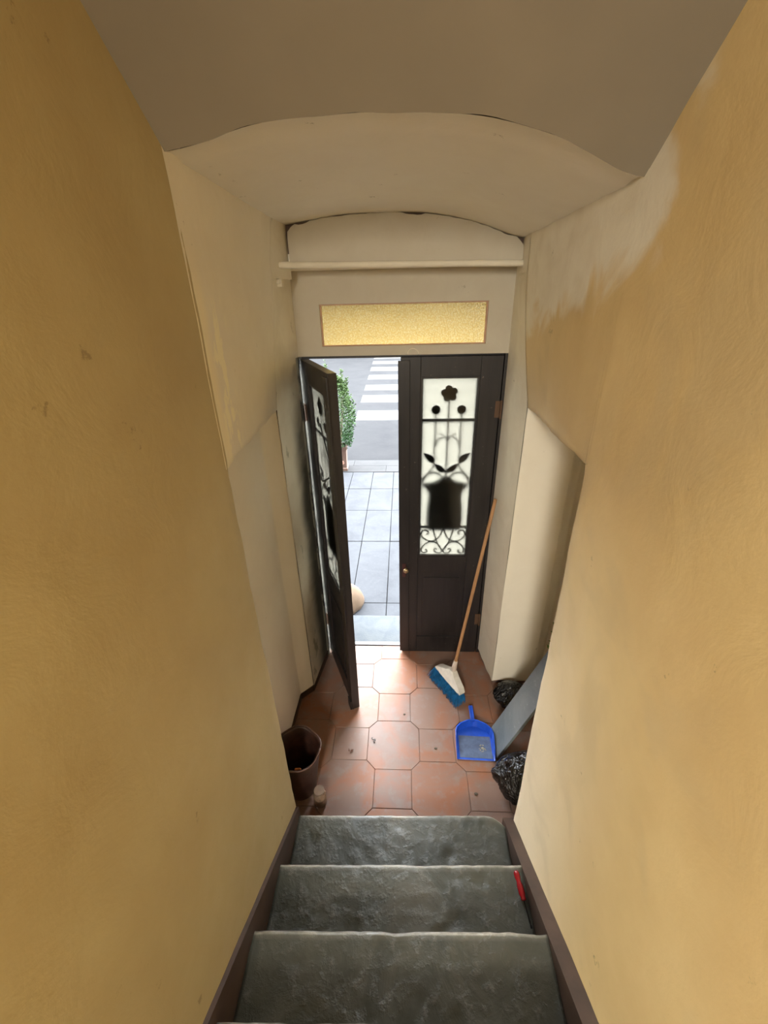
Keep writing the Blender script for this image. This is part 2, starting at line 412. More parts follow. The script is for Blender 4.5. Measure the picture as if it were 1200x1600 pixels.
def reveal(sign, name, mat, label):
    bm = B(); ys_ = 2.196 if sign < 0 else 2.272; xe = .612 if sign < 0 else .600
    def F(u, v):
        z = lerp(.0 if sign < 0 else .035 + .02*nz(u, 0, 0, 5), 2.80, v); y = lerp(ys_, 2.70, u)
        x = lerp(farx(sign, z), xe, min(1, u*1.25)) + .006*nz(y, z, 0, 4, sign*6)*math.sin(math.pi*min(1, u*1.25))
        return (sign*x, y, z)
    grid(bm, F, 16, 60)
    def F2(u, v):
        y = lerp(ys_, 2.44, u); z = lerp(2.69, 3.02, v); far = lerp(.568, farx(sign, z), min(1, max(0, (zv(sign*.565) + .03 - z)/.2)))
        return (sign*lerp(far, .566 if sign < 0 else .577, u), y, z)
    grid(bm, F2, 6, 10)
    return tag(obj(name, bm, mat, smooth=True), label, 'wall', kind='structure')
reveal(-1, 'wall_left_reveal', M['reveal'], 'mouldy greenish plaster reveal behind the open left door leaf, with its shade coloured in')
reveal(1, 'wall_right_reveal', M['cream'], 'pale plaster reveal between the right door leaf and the pier')
# outer masonry that keeps the stairwell dark
for nm, bb in (('wall_outer_left', (-1.6, -1.3, -3.6, 2.66, -.3, 5.4)), ('wall_outer_right', (1.3, 1.6, -3.6, 2.66, -.3, 5.4)), ('ceiling_outer', (-1.6, 1.6, -3.6, 2.66, 5.3, 5.5)), ('wall_outer_back', (-1.6, 1.6, -3.7, -3.5, -.3, 5.4)), ('floor_outer', (-1.6, 1.6, -3.6, 2.66, -.4, -.2))):
    bm = B(); box(bm, *bb)
    tag(obj(nm, bm, M['grout']), 'masonry of the house around the stairwell, ' + {'wall_outer_left': 'on the left', 'wall_outer_right': 'on the right', 'ceiling_outer': 'above', 'wall_outer_back': 'behind', 'floor_outer': 'below'}[nm], 'masonry', kind='structure')
# rubble showing under the lifted plaster at the foot of the pier
bm = B(); prism(bm, [(.612, 2.68), (.614, 2.56), (.668, 2.297), (1.045, 2.30), (1.045, 2.68)], 'z', 0, .06)
tag(obj('baseboard_right', bm, M['grout']), 'dark crumbled wall foot under the right pier', 'baseboard', kind='structure')
bm = B(); prism(bm, [(-.80, 1.2), (-.757, 1.2), (-.742, 2.115), (-.662, 2.195), (-.613, 2.52), (-.61, 2.6), (-.80, 2.6)], 'z', 0, .05)
tag(obj('baseboard_left', bm, M['skirt']), 'thin dark band at the foot of the left recess wall', 'baseboard', kind='structure')

# vault of the niche
bm = B()
def F(u, v):
    x = lerp(-.60, .60, u); y = lerp(y_edge(max(-.565, min(.565, x))), 2.42, v)
    return (x, y, zv(x) + .003*nz(x, y, 0, 5) + (.006 if 0 < v < .06 else 0))
grid(bm, F, 50, 34)
tag(obj('ceiling_niche', bm, M['white'], smooth=True), 'cream plaster vault over the entrance niche', 'ceiling', kind='structure')
# sloping ceiling over the stairs
bm = B()
def F(u, v):
    x = lerp(-.62, .62, u); xx = max(-.565, min(.565, x)); y = lerp(y_edge(xx), -1.6, v)
    return (x, y, cc(xx) - .74*y + (.006*nz(x, y, 0, 2.5, 1) if v > 0 else 0))
grid(bm, F, 50, 60)
tag(obj('ceiling', bm, M['ceil'], smooth=True), 'sloping plaster ceiling following the stairs, with its shade coloured in', 'ceiling', kind='structure')
bm = B(); box(bm, -.95, .95, -3.4, -1.55, 5.0, 5.1)
tag(obj('ceiling_landing', bm, M['ceil']), 'flat plaster ceiling over the upper landing', 'ceiling', kind='structure')
bm = B(); box(bm, -.95, .95, -3.4, -3.3, 1.5, 5.1)
tag(obj('wall_back', bm, M['ochre_l']), 'ochre plaster wall closing the upper landing', 'wall', kind='structure')

# tympanum with its crack, lintel rod, panel around the transom
bm = B(); box(bm, -.70, .70, 2.425, 2.455, 2.76, 3.05)
tag(obj('wall_tympanum_back', bm, M['grout']), 'dark gap behind the arched plaster panel', 'wall', kind='structure')
bm = B(); n = 60; top = []
for i in range(n+1):
    x = lerp(-.553, .572, i/n); g = .003 + .016*max(0, nz(x, 0, 0, 9, 3)) + .007*nz(x, 0, 0, 34, 3)
    zt = zv(x) - max(.0015, g)
    cx = min(x + .553, .572 - x)
    if cx < .03: zt -= (.03 - cx)*.9
    top.append((x, zt))
side = [(.574 + .002*nz(0, 0, k, 1), lerp(top[-1][1], 2.735, k/6)) for k in range(1, 7)]
sidel = [(-.556, lerp(2.735, top[0][1], k/6)) for k in range(6)]
prism(bm, top + side + sidel, 'y', 2.395, 2.42)
tag(obj('wall_tympanum', bm, M['panel']), 'arched cream plaster panel under the niche vault, outlined by a dark crack', 'wall', kind='structure')
bm = B(); box(bm, -.70, .70, 2.42, 2.68, 2.735, 2.80)
tag(obj('trim_2', bm, M['white']), 'plaster soffit behind the painted rod', 'trim', kind='structure')
# painted iron rod
bm = B(); tube(bm, smooth_path([(-.625, 2.27, 2.745), (-.56, 2.33, 2.748), (-.45, 2.38, 2.748), (0, 2.385, 2.742), (.3, 2.385, 2.738), (.58, 2.38, 2.732)], 5), .015, 10)
rod = tag(obj('lintel_rod', bm, M['cream'], smooth=True), 'thin cream-painted rod crossing the niche just below the arched panel', 'rod')
bm = B(); box(bm, -.625, -.585, 2.30, 2.34, 2.655, 2.705, .004); box(bm, -.615, -.59, 2.285, 2.31, 2.668, 2.694, .003)
o = tag(obj('cable_box', bm, M['cream']), 'small cream-painted box on the left reveal just under the end of the rod', 'box')

bm = B()   # panel around the transom
yF, yB = 2.60, 2.655
for (a, b, c, d) in ((-.66, .66, 2.572, 2.80), (-.66, .66, 2.300, 2.352), (-.66, -.467, 2.352, 2.572), (.467, .66, 2.352, 2.572)):
    box(bm, a, b, yF, yB, c, d)
bmesh.ops.remove_doubles(bm, verts=bm.verts[:], dist=1e-5)
tag(obj('wall_front', bm, M['panel']), 'cream-painted panel above the door leaves holding the transom light', 'wall', kind='structure')
win = empty('window_1', (0, 2.62, 2.352), label='low wide transom light of amber textured glass above the door', cat='window', kind='structure')
bm = B(); box(bm, -.466, .466, .012, .017, 0.001, .219); gl = obj('glass_pane', bm, M['amber'], win)
bm = B()
for (a, b, c, d) in ((-.4665, .4665, .213, .2195), (-.4665, .4665, 0.0005, .006), (-.4665, -.459, .006, .213), (.459, .4665, .006, .213)):
    box(bm, a, b, -.008, .011, c, d)
obj('bead', bm, plain('pinkish_bead', (0.50, 0.30, 0.20), .6), win)
# semicircular repair above the meeting stiles
bm = B(); tube(bm, [(.055 + .032*math.cos(a), 2.599, 2.305 + .03*math.sin(a)) for a in [math.pi*k/12 for k in range(13)]], .0035, 6)
tag(obj('latch_loop', bm, M['cream'], smooth=True), 'small painted half-round loop above the meeting edge of the doors', 'bracket')

# jambs, front wall of the house, sill
bm = B(); box(bm, -.662, -.606, 2.545, 2.66, 0, 2.30, .002)
tag(obj('trim_3', bm, M['jamb']), 'door jamb with chipped pale paint on the left', 'trim', kind='structure')
bm = B(); box(bm, .585, .66, 2.60, 2.66, 0, 2.30, .002)
tag(obj('trim_4', bm, M['wood']), 'dark wooden door jamb on the right', 'trim', kind='structure')
bm = B()
for (a, b, c, d) in ((-.661, -.562, 0, 2.282), (.552, .661, 0, 2.282), (-.661, .661, 2.282, 2.299)): box(bm, a, b, 2.6455, 2.6595, c, d)
tag(obj('trim_6', bm, M['wood']), 'dark wooden door stop around the doorway', 'trim', kind='structure')
bm = B()
for (a, b, c, d) in ((-9, -.66, -.12, 7), (.66, 9, -.12, 7), (-.66, .66, 2.68, 7)):
    box(bm, a, b, 2.66, 3.04, c, d)
tag(obj('wall_facade', bm, M['pink_wall']), 'peach rendered street front of the house around the doorway', 'wall', kind='structure')
bm = B(); box(bm, -.66, .66, 2.66, 2.70, -.1, .006, .003)
tag(obj('trim_5', bm, M['wood']), 'dark wooden threshold strip under the door', 'trim', kind='structure')
bm = B(); box(bm, -.658, .658, 2.702, 3.05, -.12, -.012, .008)
tag(obj('doorstep', bm, M['sill']), 'worn pale marble doorstep outside the door', 'doorstep', kind='structure')

# ------------------------------------------------------------------ tiled floor
bm = B(); box(bm, -1.25, 1.25, .0, 2.68, -.06, -.006)
floor = tag(obj('floor', bm, M['grout']), 'terracotta floor of octagonal and square tiles at the foot of the stairs', 'floor', kind='structure')
Hh, Sq, P0 = .1675, .1125, .28
def clip(poly, x0, x1, y0, y1):
    for (ax, lim, sg) in ((0, x0, 1), (0, x1, -1), (1, y0, 1), (1, y1, -1)):
        out = []
        for i in range(len(poly)):
            a, b = poly[i], poly[(i+1) % len(poly)]
            da, db = sg*(a[ax]-lim), sg*(b[ax]-lim)
            if da >= 0: out.append(a)
            if (da >= 0) != (db >= 0):
                t = da/(da-db); out.append((lerp(a[0], b[0], t), lerp(a[1], b[1], t)))
        poly = out
        if len(poly) < 3: return []
    return poly
g = .0010
for i in range(-3, 5):
    for j in range(-5, 2):
        cx, cy = -.066 + i*P0, 2.345 + j*P0
        if (i + j) % 2 == 0:
            h, s = Hh - g, Sq - g*.4
            poly = [(s, -h), (h, -s), (h, s), (s, h), (-s, h), (-h, s), (-h, -s), (-s, -h)]
        else:
            h = Sq - g; poly = [(-h, -h), (h, -h), (h, h), (-h, h)]
        a = random.uniform(-.004, .004)
        poly = [(cx + x*math.cos(a) - y*math.sin(a), cy + x*math.sin(a) + y*math.cos(a)) for x, y in poly]
        poly = clip(poly, -.80, 1.04, 1.25, 2.655)
        if len(poly) < 3: continue
        area_ = abs(sum(poly[k][0]*poly[(k+1) % len(poly)][1] - poly[(k+1) % len(poly)][0]*poly[k][1] for k in range(len(poly))))/2
        if area_ < .0008: continue
        bm = B(); dz = random.uniform(-.0012, .0004)
        prism(bm, [(x - cx, y - cy) for x, y in poly], 'z', -.0058, 0)
        tf = max(bm.faces, key=lambda f: f.calc_center_median().z)
        bmesh.ops.bevel(bm, geom=list(tf.edges), offset=.0018, segments=1, affect='EDGES')
        o = obj('tile', bm, M['tile'], floor); o.location = (cx, cy, dz)

# ------------------------------------------------------------------ stairs
stair = empty('staircase', (0, YE, 0), label='worn dark slate stairs climbing between the ochre walls', cat='staircase')
YN = [1.27, .975, .693, .43, .155, -.12, -.395, -.67, -.945, -1.22, -1.495, -1.77]
for k, yn in enumerate(YN):
    z = .18*(k+1); vis = k < 5
    bm = B(); nx = 90 if vis else 8
    prof = [(-.36, 0)] + [(-.36 + .345*i/(22 if vis else 3), 0) for i in range(1, (22 if vis else 3))] + [(-.016, 0), (-.009, -.0015), (-.003, -.006), (0, -.013), (0, -.03), (-.018, -.034), (-.018, -.178)]
    lay = bm.verts.layers.float.new('wear_glint'); rows = []
    xr = .515
    for i in range(nx+1):
        x = lerp(-.548, xr, i/nx); row = []
        chip = max(0, nz(x, k*3.1, 0, 7, 2) - .18)*.012 + max(0, nz(x, k, 0, 30, 5))*.003
        for (py, pz) in prof:
            fr = max(0, 1 + py/.05)
            dz = .0035*nz(x, yn+py, z, 7, k) + .0016*nz(x, yn+py, z, 30, k) - max(0, nz(x, yn+py, z, 12, k+4) - .32)*.016
            if pz < -.02: dz = 0
            y = yn + py + .028*x - (chip*fr if pz > -.1 else 0)
            if k == 0 and x > .42 and py > -.1: y -= (x - .42)**2 * 6 * (1 + py/.1)
            w = bm.verts.new((x, y - YE, z + pz + dz*(1 - .4*fr)))
            w[lay] = max(0, min(1, 1.0 - abs(py + .006)/.012)) * (.55 + .45*nz(x, k, 0, 5, 1)) if pz > -.02 else 0
            row.append(w)
        rows.append(row)
    for i in range(nx):
        for j in range(len(prof)-1): bm.faces.new((rows[i][j], rows[i+1][j], rows[i+1][j+1], rows[i][j+1]))
    for r in (rows[0], rows[-1]):
        b = bm.verts.new((r[0].co.x, r[0].co.y, z - .178)); bm.faces.new(r + [b] if r is rows[0] else (r + [b])[::-1])
    obj('stone_step', bm, M['slate'], stair, smooth=True)
bm = B(); prism(bm, [(1.262, 0), (1.262, .236), (-1.75, .236 + .645*3.012), (-1.75, 0)], 'x', -.575, -.548, 0)
tag(obj('baseboard_left_stairs', bm, M['skirt']), 'brown-painted sloping skirting on the left of the stairs', 'skirting', kind='structure')
bm = B(); prism(bm, [(1.275, 0), (1.275, .170), (-1.75, .170 + .655*3.025), (-1.75, 0)], 'x', .5155, .575, 0)
tag(obj('baseboard_right_stairs', bm, M['skirt']), 'brown-painted sloping skirting on the right of the stairs', 'skirting', kind='structure')
bm = B(); box(bm, -.95, .95, -3.4, -1.9, 2.0, 2.16)
tag(obj('floor_landing', bm, M['slate']), 'slate floor of the upper landing behind the photographer', 'floor', kind='structure')

# ------------------------------------------------------------------ door leaves
def flat_leafshape(bm, pts, y0, y1):
    v0 = [bm.verts.new((p[0], y0, p[1])) for p in pts]; v1 = [bm.verts.new((p[0], y1, p[1])) for p in pts]
    bm.faces.new(v0); bm.faces.new(v1[::-1]); n = len(pts)
    for i in range(n): bm.faces.new((v0[i], v0[(i+1) % n], v1[(i+1) % n], v1[i]))
def almond(p0, p1, w, n=10):
    p0, p1 = Vector(p0), Vector(p1); d = p1 - p0; q = Vector((-d.y, d.x)).normalized()
    a = [p0 + d*(i/n) + q*(w*math.sin(math.pi*(i/n)**.8)) for i in range(n+1)]
    b = [p0 + d*(i/n) - q*(w*.55*math.sin(math.pi*(i/n)**.8)) for i in range(n-1, 0, -1)]
    return [(v.x, v.y) for v in a + b]
def spiral(c, r0, a0, turns, sg, n=14):
    return [(c[0] + r0*(1 - .8*k/n)*math.cos(a0 + sg*turns*2*math.pi*k/n), c[1] + r0*(1 - .8*k/n)*math.sin(a0 + sg*turns*2*math.pi*k/n)) for k in range(n+1)]
def make_leaf(s, root):
    """leaf local frame: x from the hinge (0) towards the meeting edge (s*0.598), -y is the room side"""
    X = lambda x: s*x
    def bx(bm, a, b, c, d, e, f, bev=.003): box(bm, min(X(a), X(b)), max(X(a), X(b)), c, d, e, f, bev)
    Wd = .598; T = .046; g0, g1, z0, z1 = .142, .468, .935, 2.165
    for (a, b) in ((0.004, g0 - .012), (g1 + .012, Wd)):
        bm = B(); bx(bm, a, b, 0, T, .004, 2.288, .003); obj('stile', bm, M['wood'], root)
    for (c, d, nm) in ((z1 + .012, 2.288, 'top_rail'), (z0 - .16, z0 - .012, 'middle_rail'), (.004, .16, 'bottom_rail')):
        bm = B(); bx(bm, g0 - .0115, g1 + .0115, .001, T - .001, c, d, .002); obj(nm, bm, M['wood'], root)
    bm = B(); bx(bm, g0 - .0112, g1 + .0112, .012, T - .012, .1605, z0 - .1605, .0)
    bx(bm, g0 + .03, g1 - .03, .006, .0118, .20, z0 - .20, .002); obj('lower_panel', bm, M['wood'], root)
    bm = B()
    bx(bm, g0 - .0115, g0, .004, .030, z0 - .0115, z1 + .0115, .001); bx(bm, g1, g1 + .0115, .004, .030, z0 - .0115, z1 + .0115, .001)
    bx(bm, g0, g1, .004, .030, z1, z1 + .0115, .001); bx(bm, g0, g1, .004, .030, z0 - .0115, z0, .001)
    obj('glazing_bead', bm, M['wood'], root)
    bm = B(); bx(bm, g0, g1, .018, .021, z0, z1, 0); obj('glass_pane', bm, M['frost'], root)
    bm = B(); bx(bm, g1 + .075, Wd + .016, -.012, -.0005, .02, 2.27, .003); obj('meeting_strip', bm, M['wood'], root)
    # wrought iron grille on the street side of the glass; gx measured from the pane centre
    cx = (g0 + g1)/2 + .0
    gr = empty('grille', (0, 0, 0)); gr.parent = root
    yg = .031
    def P(pts): return [(X(cx) + p[0], yg, p[1]) for p in pts]
    def sym(bm, pts, r, sm=6):
        for q in (1, -1):
            tube(bm, P([(q*a, b) for a, b in [(v[0], v[1]) for v in smooth_path([(p[0], p[1], 0) for p in pts], sm)]]), r, 6)
    bm = B()
    for zz in (1.915, 1.160): box(bm, X(cx) - .1625, X(cx) + .1625, yg - .0085, yg + .003, zz - .0085, zz + .0085)
    for q in (-1, 1): box(bm, X(cx) + q*.160 - .003, X(cx) + q*.160 + .003, yg - .006, yg + .006, z0, z1)
    obj('grille_bar', bm, M['iron'], gr)
    bm = B(); tube(bm, P([(0, 2.05), (0, 1.52)]), .0062, 6); 
    sym(bm, [(.078, 1.96), (.078, 1.84), (.081, 1.73), (.081, 1.62), (.112, 1.572), (.143, 1.523), (.151, 1.49)], .0055)
    sym(bm, [(0, 1.775), (.014, 1.808), (.049, 1.832)], .0042); sym(bm, [(.078, 1.745), (.06, 1.792), (.033, 1.806)], .0042)
    sym(bm, [(.151, 1.524), (.124, 1.556), (.085, 1.569), (.045, 1.558), (.012, 1.52)], .006)
    obj('flower_stem', bm, M['iron'], gr, smooth=True)
    bm = B()
    fl = []
    for k in range(60):
        a = 2*math.pi*k/60; r = .030 + .021*abs(math.sin(a*2.5 + .4))**.5; fl.append((X(cx) + r*math.cos(a), 2.075 + r*.95*math.sin(a)))
    flat_leafshape(bm, fl, yg - .012, yg + .002); o = obj('flower_head', bm, M['iron'], gr)
    for q in (-1, 1):
        bm = B(); flat_leafshape(bm, [(X(cx) + q*.078 + .027*math.cos(2*math.pi*k/20), 1.978 + .027*math.sin(2*math.pi*k/20)) for k in range(20)], yg - .01, yg + .002)
        obj('bud', bm, M['iron'], gr)
        bm = B(); pts = almond((.083, 1.632), (.148, 1.700), .026); flat_leafshape(bm, [(X(cx) + q*a, b) for a, b in pts], yg - .01, yg)
        obj('iron_leaf', bm, M['iron'], gr)
        bm = B(); pts = almond((.004, 1.572), (.076, 1.628), -.024); flat_leafshape(bm, [(X(cx) + q*a, b) for a, b in pts], yg - .01, yg)
        obj('iron_leaf', bm, M['iron'], gr)
    half = smooth_path([(.0, 1.552, 0), (.03, 1.535, 0), (.075, 1.508, 0), (.14, 1.494, 0), (.146, 1.475, 0), (.122, 1.445, 0), (.110, 1.40, 0), (.118, 1.33, 0), (.122, 1.25, 0), (.122, 1.175, 0), (.105, 1.140, 0), (0, 1.136, 0)], 4)
    hp = [(v.x, v.y) for v in half]
    vp = [(X(cx) + a, b) for a, b in hp] + [(X(cx) - a, b) for a, b in hp[-2:0:-1]]
    bm = B(); flat_leafshape(bm, vp, yg + .002, yg + .006); obj('vase_plate', bm, M['iron'], gr)
    yg = .0255
    bm = B()
    sym(bm, [(.073, 1.15), (.052, 1.07), (.03, 1.01), (0, .962)], .005)
    sym(bm, [(0, 1.145), (.03, 1.075), (.075, 1.045), (.12, 1.055), (.15, 1.09), (.146, 1.125), (.12, 1.132), (.103, 1.112), (.115, 1.098)], .005)
    sym(bm, [(0, .962), (.035, 1.02), (.08, 1.04), (.125, 1.02), (.15, .98), (.142, .95), (.118, .95), (.112, .968), (.122, .975)], .005)
    sym(bm, [(0, .962), (.02, .945), (.045, .95), (.06, .97), (.05, .985), (.038, .975)], .0045)
    obj('scrollwork', bm, M['iron'], gr, smooth=True)
    # hinges
    for zz in (.35, 1.98):
        bm = B(); tube(bm, [(X(-.004), -.010, zz - .055), (X(-.004), -.010, zz + .055)], .0075, 10)
        bx(bm, .002, .030, -.0035, -.0003, zz - .05, zz + .05, .0); obj('hinge', bm, M['rust'], root)
    return root
dr = empty('door_1', (.583, 2.597, 0), label='closed right-hand dark wooden door leaf with frosted glass and iron vase grille', cat='door', kind='structure')
make_leaf(-1, dr)
# lock keep and knob on the meeting stile
bm = B(); lathe(bm, [(.0, -.0), (.010, 0), (.009, .018), (.016, .026), (.020, .036), (.014, .046), (.0, .048)], 16)
bmesh.ops.rotate(bm, verts=bm.verts[:], cent=(0, 0, 0), matrix=Matrix.Rotation(math.radians(90), 3, 'X'))
bmesh.ops.translate(bm, verts=bm.verts[:], vec=(-.565, -.012, .83)); kn = obj('knob', bm, M['brass'], dr, smooth=True)
bm = B(); box(bm, -.592, -.566, -.0165, -.0125, .755, .87, .002); obj('lock_plate', bm, plain('red_brown_lock', (0.07, 0.022, 0.02), .4), dr)
dl = empty('door_2', (-.598, 2.585, 0), math.radians(-66.0), label='dark wooden left-hand door leaf standing open inwards', cat='door', kind='structure')
make_leaf(1, dl)
bm = B(); tube(bm, smooth_path([(.47, -.002, 1.72), (.455, -.03, 1.70), (.43, -.035, 1.705), (.415, -.03, 1.735)], 5), .005, 8)
tube(bm, smooth_path([(.455, -.02, 1.70), (.452, -.03, 1.67), (.47, -.02, 1.655)], 5), .005, 8)
obj('hook', bm, M['iron'], dl, smooth=True)
bm = B(); tube(bm, [(.30, .012, 1.98), (.462, .012, 1.80)], .004, 8); obj('stay_rod', bm, M['iron'], dl)
bm = B(); box(bm, .555, .612, -.024, -.0125, .02, .10, .003); obj('floor_bolt', bm, M['wood'], dl)

# ------------------------------------------------------------------ street
bm = B(); box(bm, -9, 9, 3.04, 7.36, -.25, -.075)
pave = tag(obj('pavement', bm, M['mortar']), 'grey stone slab pavement outside the door', 'pavement', kind='structure')
ys = [3.06, 3.285, 4.46, 5.31, 6.055, 6.76]
src = None
for c in range(-8, 9):
    x0 = -.165 + .345*c
    for r in range(len(ys)-1):
        y0, y1 = ys[r], ys[r+1]; w, L = .345 - .006, y1 - y0 - .007
        if src is None:
            bm = B(); box(bm, -.5, .5, -.5, .5, -.014, 0)
            tf = max(bm.faces, key=lambda f: f.calc_center_median().z)
            bmesh.ops.bevel(bm, geom=list(tf.edges), offset=.006, segments=1, affect='EDGES')
            src = obj('slab', bm, M['slab'], pave); o = src
        else: o = share('slab', src, pave)
        o.location = (x0 + .1725, (y0 + y1)/2, -.0605 + random.uniform(-.003, .001)); o.scale = (w, L, 1)
        o.rotation_euler = (0, 0, random.uniform(-.003, .003))
srck = None
for c in range(-3, 4):
    if srck is None:
        bm = B(); box(bm, -.5, .5, 6.77, 7.06, -.0745, -.058, .003); srck = o = obj('kerb_stone', bm, M['slab_edge'], pave)
    else: o = share('kerb_stone', srck, pave)
    o.location = (.2 + c*1.004, 0, 0)
for c in range(-3, 4):
    if c == -3:
        bm = B(); box(bm, -.5, .5, 7.07, 7.355, -.0745, -.060, .003); src2 = o = obj('kerb_stone', bm, M['slab_edge'], pave)
    else: o = share('kerb_stone', src2, pave)
    o.location = (.62 + c*1.004, 0, 0)
bm = B(); box(bm, -40, 40, 7.36, 23.6, -.4, -.12)
road = tag(obj('road', bm, M['asphalt']), 'grey asphalt street crossing in front of the house', 'road', kind='structure')
for k, (a, b) in enumerate(((10.40, 11.42), (12.40, 13.45), (14.20, 15.20), (16.25, 17.30), (18.25, 19.40), (20.30, 21.35), (22.2, 23.1))):
    bm = B(); x0 = -1.20 - (a - 10.4)*.022
    prism(bm, [(x0, a), (3.1, a), (3.1, b), (x0 - .02, b)], 'z', -.1199, -.117)
    obj('crossing_stripe', bm, M['paint'], road)
bm = B(); box(bm, -40, 40, 23.6, 27, -.4, .0)
tag(obj('pavement_far', bm, M['far_kerb']), 'pale pavement on the far side of the street', 'pavement', kind='structure')
bm = B(); box(bm, -40, 40, 27, 28, -.4, 4.0)
tag(obj('wall_far', bm, M['facade2']), 'pale wall across the street', 'wall', kind='structure')

# planter with clipped shrub
pl = empty('planter', (-1.09, 6.93, -.06), .06, 'tall square terracotta planter with a bushy green shrub on the pavement', 'planter')
terra = plain('terracotta', (0.0884, 0.0530, 0.0374), .8, var=.06)
bm = B()
def sq(bm, lv):
    rings = [[bm.verts.new((a*h, b*h, z)) for a, b in ((-1,-1),(1,-1),(1,1),(-1,1))] for h, z in lv]
    for r0, r1 in zip(rings[:-1], rings[1:]):
        for k in range(4): bm.faces.new((r0[k], r0[(k+1) % 4], r1[(k+1) % 4], r1[k]))
    bm.faces.new(rings[0][::-1]); bm.faces.new(rings[-1])
sq(bm, [(.125, 0), (.125, .045), (.112, .055), (.118, .38), (.132, .385), (.132, .43), (.112, .43), (.110, .39)])
obj('pot', bm, terra, pl)
bm = B(); flat_leafshape(bm, [(.045 + .030*math.cos(2*math.pi*k/18)*(1 + .2*math.sin(3*k)), .15 + .034*math.sin(2*math.pi*k/18)) for k in range(18)], -.1215, -.112)
obj('leaf_emblem', bm, plain('emblem_brown', (0.30, 0.18, 0.13), .8), pl)
bm = B(); sq(bm, [(.109, .388), (.109, .398)]); obj('soil', bm, plain('soil', (0.05, 0.035, 0.025), .95), pl)
bm = B()
for k in range(7):
    a = k*2.4; tube(bm, [(.02*math.cos(a), .02*math.sin(a), .39), (.07*math.cos(a), .07*math.sin(a), .75), (.13*math.cos(a), .13*math.sin(a), 1.25)], [.009, .007, .003], 6)
obj('stem', bm, plain('shrub_bark', (0.12, 0.09, 0.05), .9), pl)
t = NT('shrub_leaf'); n = t.noise(14, 3); hz = t.smooth(t.sep()[2], .3, 1.5)
c = t.mix(hz, (0.0187, 0.0510, 0.0153), (0.0723, 0.1062, 0.0323)); c = t.mix(t.math('MULTIPLY', n, .8), c, (0.0382, 0.0808, 0.0382))
M['leaf'] = t.done(c, .6, spec=.06)
t.b.inputs['Transmission Weight'].default_value = 0.0
bm = B()
def leaf(bm, p, d, L, w):
    d = d.normalized(); q = d.cross(Vector((random.uniform(-1, 1), random.uniform(-1, 1), random.uniform(.2, 1)))).normalized(); nn = d.cross(q)
    a = bm.verts.new(p); b = bm.verts.new(p + d*L*.5 + q*w); c_ = bm.verts.new(p + d*L + nn*L*.12); e = bm.verts.new(p + d*L*.5 - q*w); m = bm.verts.new(p + d*L*.5 - nn*w*.4)
    bm.faces.new((a, b, m)); bm.faces.new((b, c_, m)); bm.faces.new((c_, e, m)); bm.faces.new((e, a, m))
for k in range(5200):
    z = random.random(); zz = .42 + z*1.12
    R_ = .265*math.sin(math.pi*min(1, .18 + z*.80))**.55 * (1 + .18*nz(z*3, k % 7, 0, 2))
    a = random.uniform(0, 2*math.pi); rr = R_*(random.random()**.35)
    rr *= 1 + .22*nz(math.cos(a), math.sin(a), zz*2.5, 1.6, 3)
    p = Vector((rr*math.cos(a), rr*math.sin(a), zz + .06*nz(math.cos(a)*2, math.sin(a)*2, zz, 2)))
    leaf(bm, p, Vector((math.cos(a), math.sin(a), random.uniform(-.2, 1.2))), random.uniform(.03, .05), random.uniform(.008, .013))
for (a, b, h) in ((-.13, .0, 1.80), (.12, -.04, 1.66), (-.02, .05, 1.60), (.19, .03, 1.52), (-.22, .02, 1.62)):
    tube(bm, [(a*.5, b, .9), (a*.9, b, 1.3), (a, b, h)], .003, 5)
    for k in range(70):
        t_ = random.uniform(.0, 1); p = Vector((lerp(a*.9, a, t_), b, lerp(1.3, h, t_))); an = random.uniform(0, 6.28)
        leaf(bm, p, Vector((math.cos(an), math.sin(an), .8)), random.uniform(.035, .055), .011)
fo = obj('foliage', bm, M['leaf'], pl, recalc=False); fo['kind'] = 'stuff'

# beige sack on the pavement by the door
bm = B(); sc = [(.0, .20), (.06, .198), (.12, .175), (.165, .12), (.185, .06), (.19, .015), (.16, .0), (0, 0)]
lathe(bm, sc, 28, wob=lambda r, z, a: (r*(1 + .05*math.sin(3*a + z*9) + .02*math.sin(11*a)), z*(1 + .05*math.sin(2*a))))
bmesh.ops.remove_doubles(bm, verts=bm.verts[:], dist=1e-4)
o = tag(obj('sack', bm, plain('beige_sackcloth', (0.0748, 0.0450, 0.0221), .85, var=.10, scale=20, bump=.4), smooth=True), 'rounded beige sack outside on the pavement, half hidden by the open leaf', 'sack')
o.location = (-.575, 3.26, -.061)
o['_'] = 0; del o['_']

# ------------------------------------------------------------------ broom
br = empty('broom', (.325, 2.235, 0), label='push broom with blue bristles and wooden handle leaning beside the right door leaf', cat='broom')
ax = Vector((.20, -.33, 0)).normalized(); ay = Vector((ax.y*-1, ax.x, 0)); ay = Vector((-ax.y, ax.x, 0))
def L2W(u, v, z): return ax*u + ay*v + Vector((0, 0, z))
bm = B()
def slabp(bm, lv):
    rings = []
    for (hu, hv, z, off) in lv:
        rings.append([bm.verts.new(L2W(u, v + off, z)) for u, v in ((-hu, -hv), (-hu*.6, -hv*1.08), (0, -hv*1.1), (hu*.6, -hv*1.08), (hu, -hv), (hu, hv), (hu*.6, hv*1.08), (0, hv*1.1), (-hu*.6, hv*1.08), (-hu, hv))])
    n = 10
    for r0, r1 in zip(rings[:-1], rings[1:]):
        for k in range(n): bm.faces.new((r0[k], r0[(k+1) % n], r1[(k+1) % n], r1[k]))
    bm.faces.new(rings[0][::-1]); bm.faces.new(rings[-1])
slabp(bm, [(.150, .022, .085, .008), (.150, .024, .092, .012), (.125, .024, .112, .020), (.05, .022, .145, .034), (.022, .018, .165, .042)])
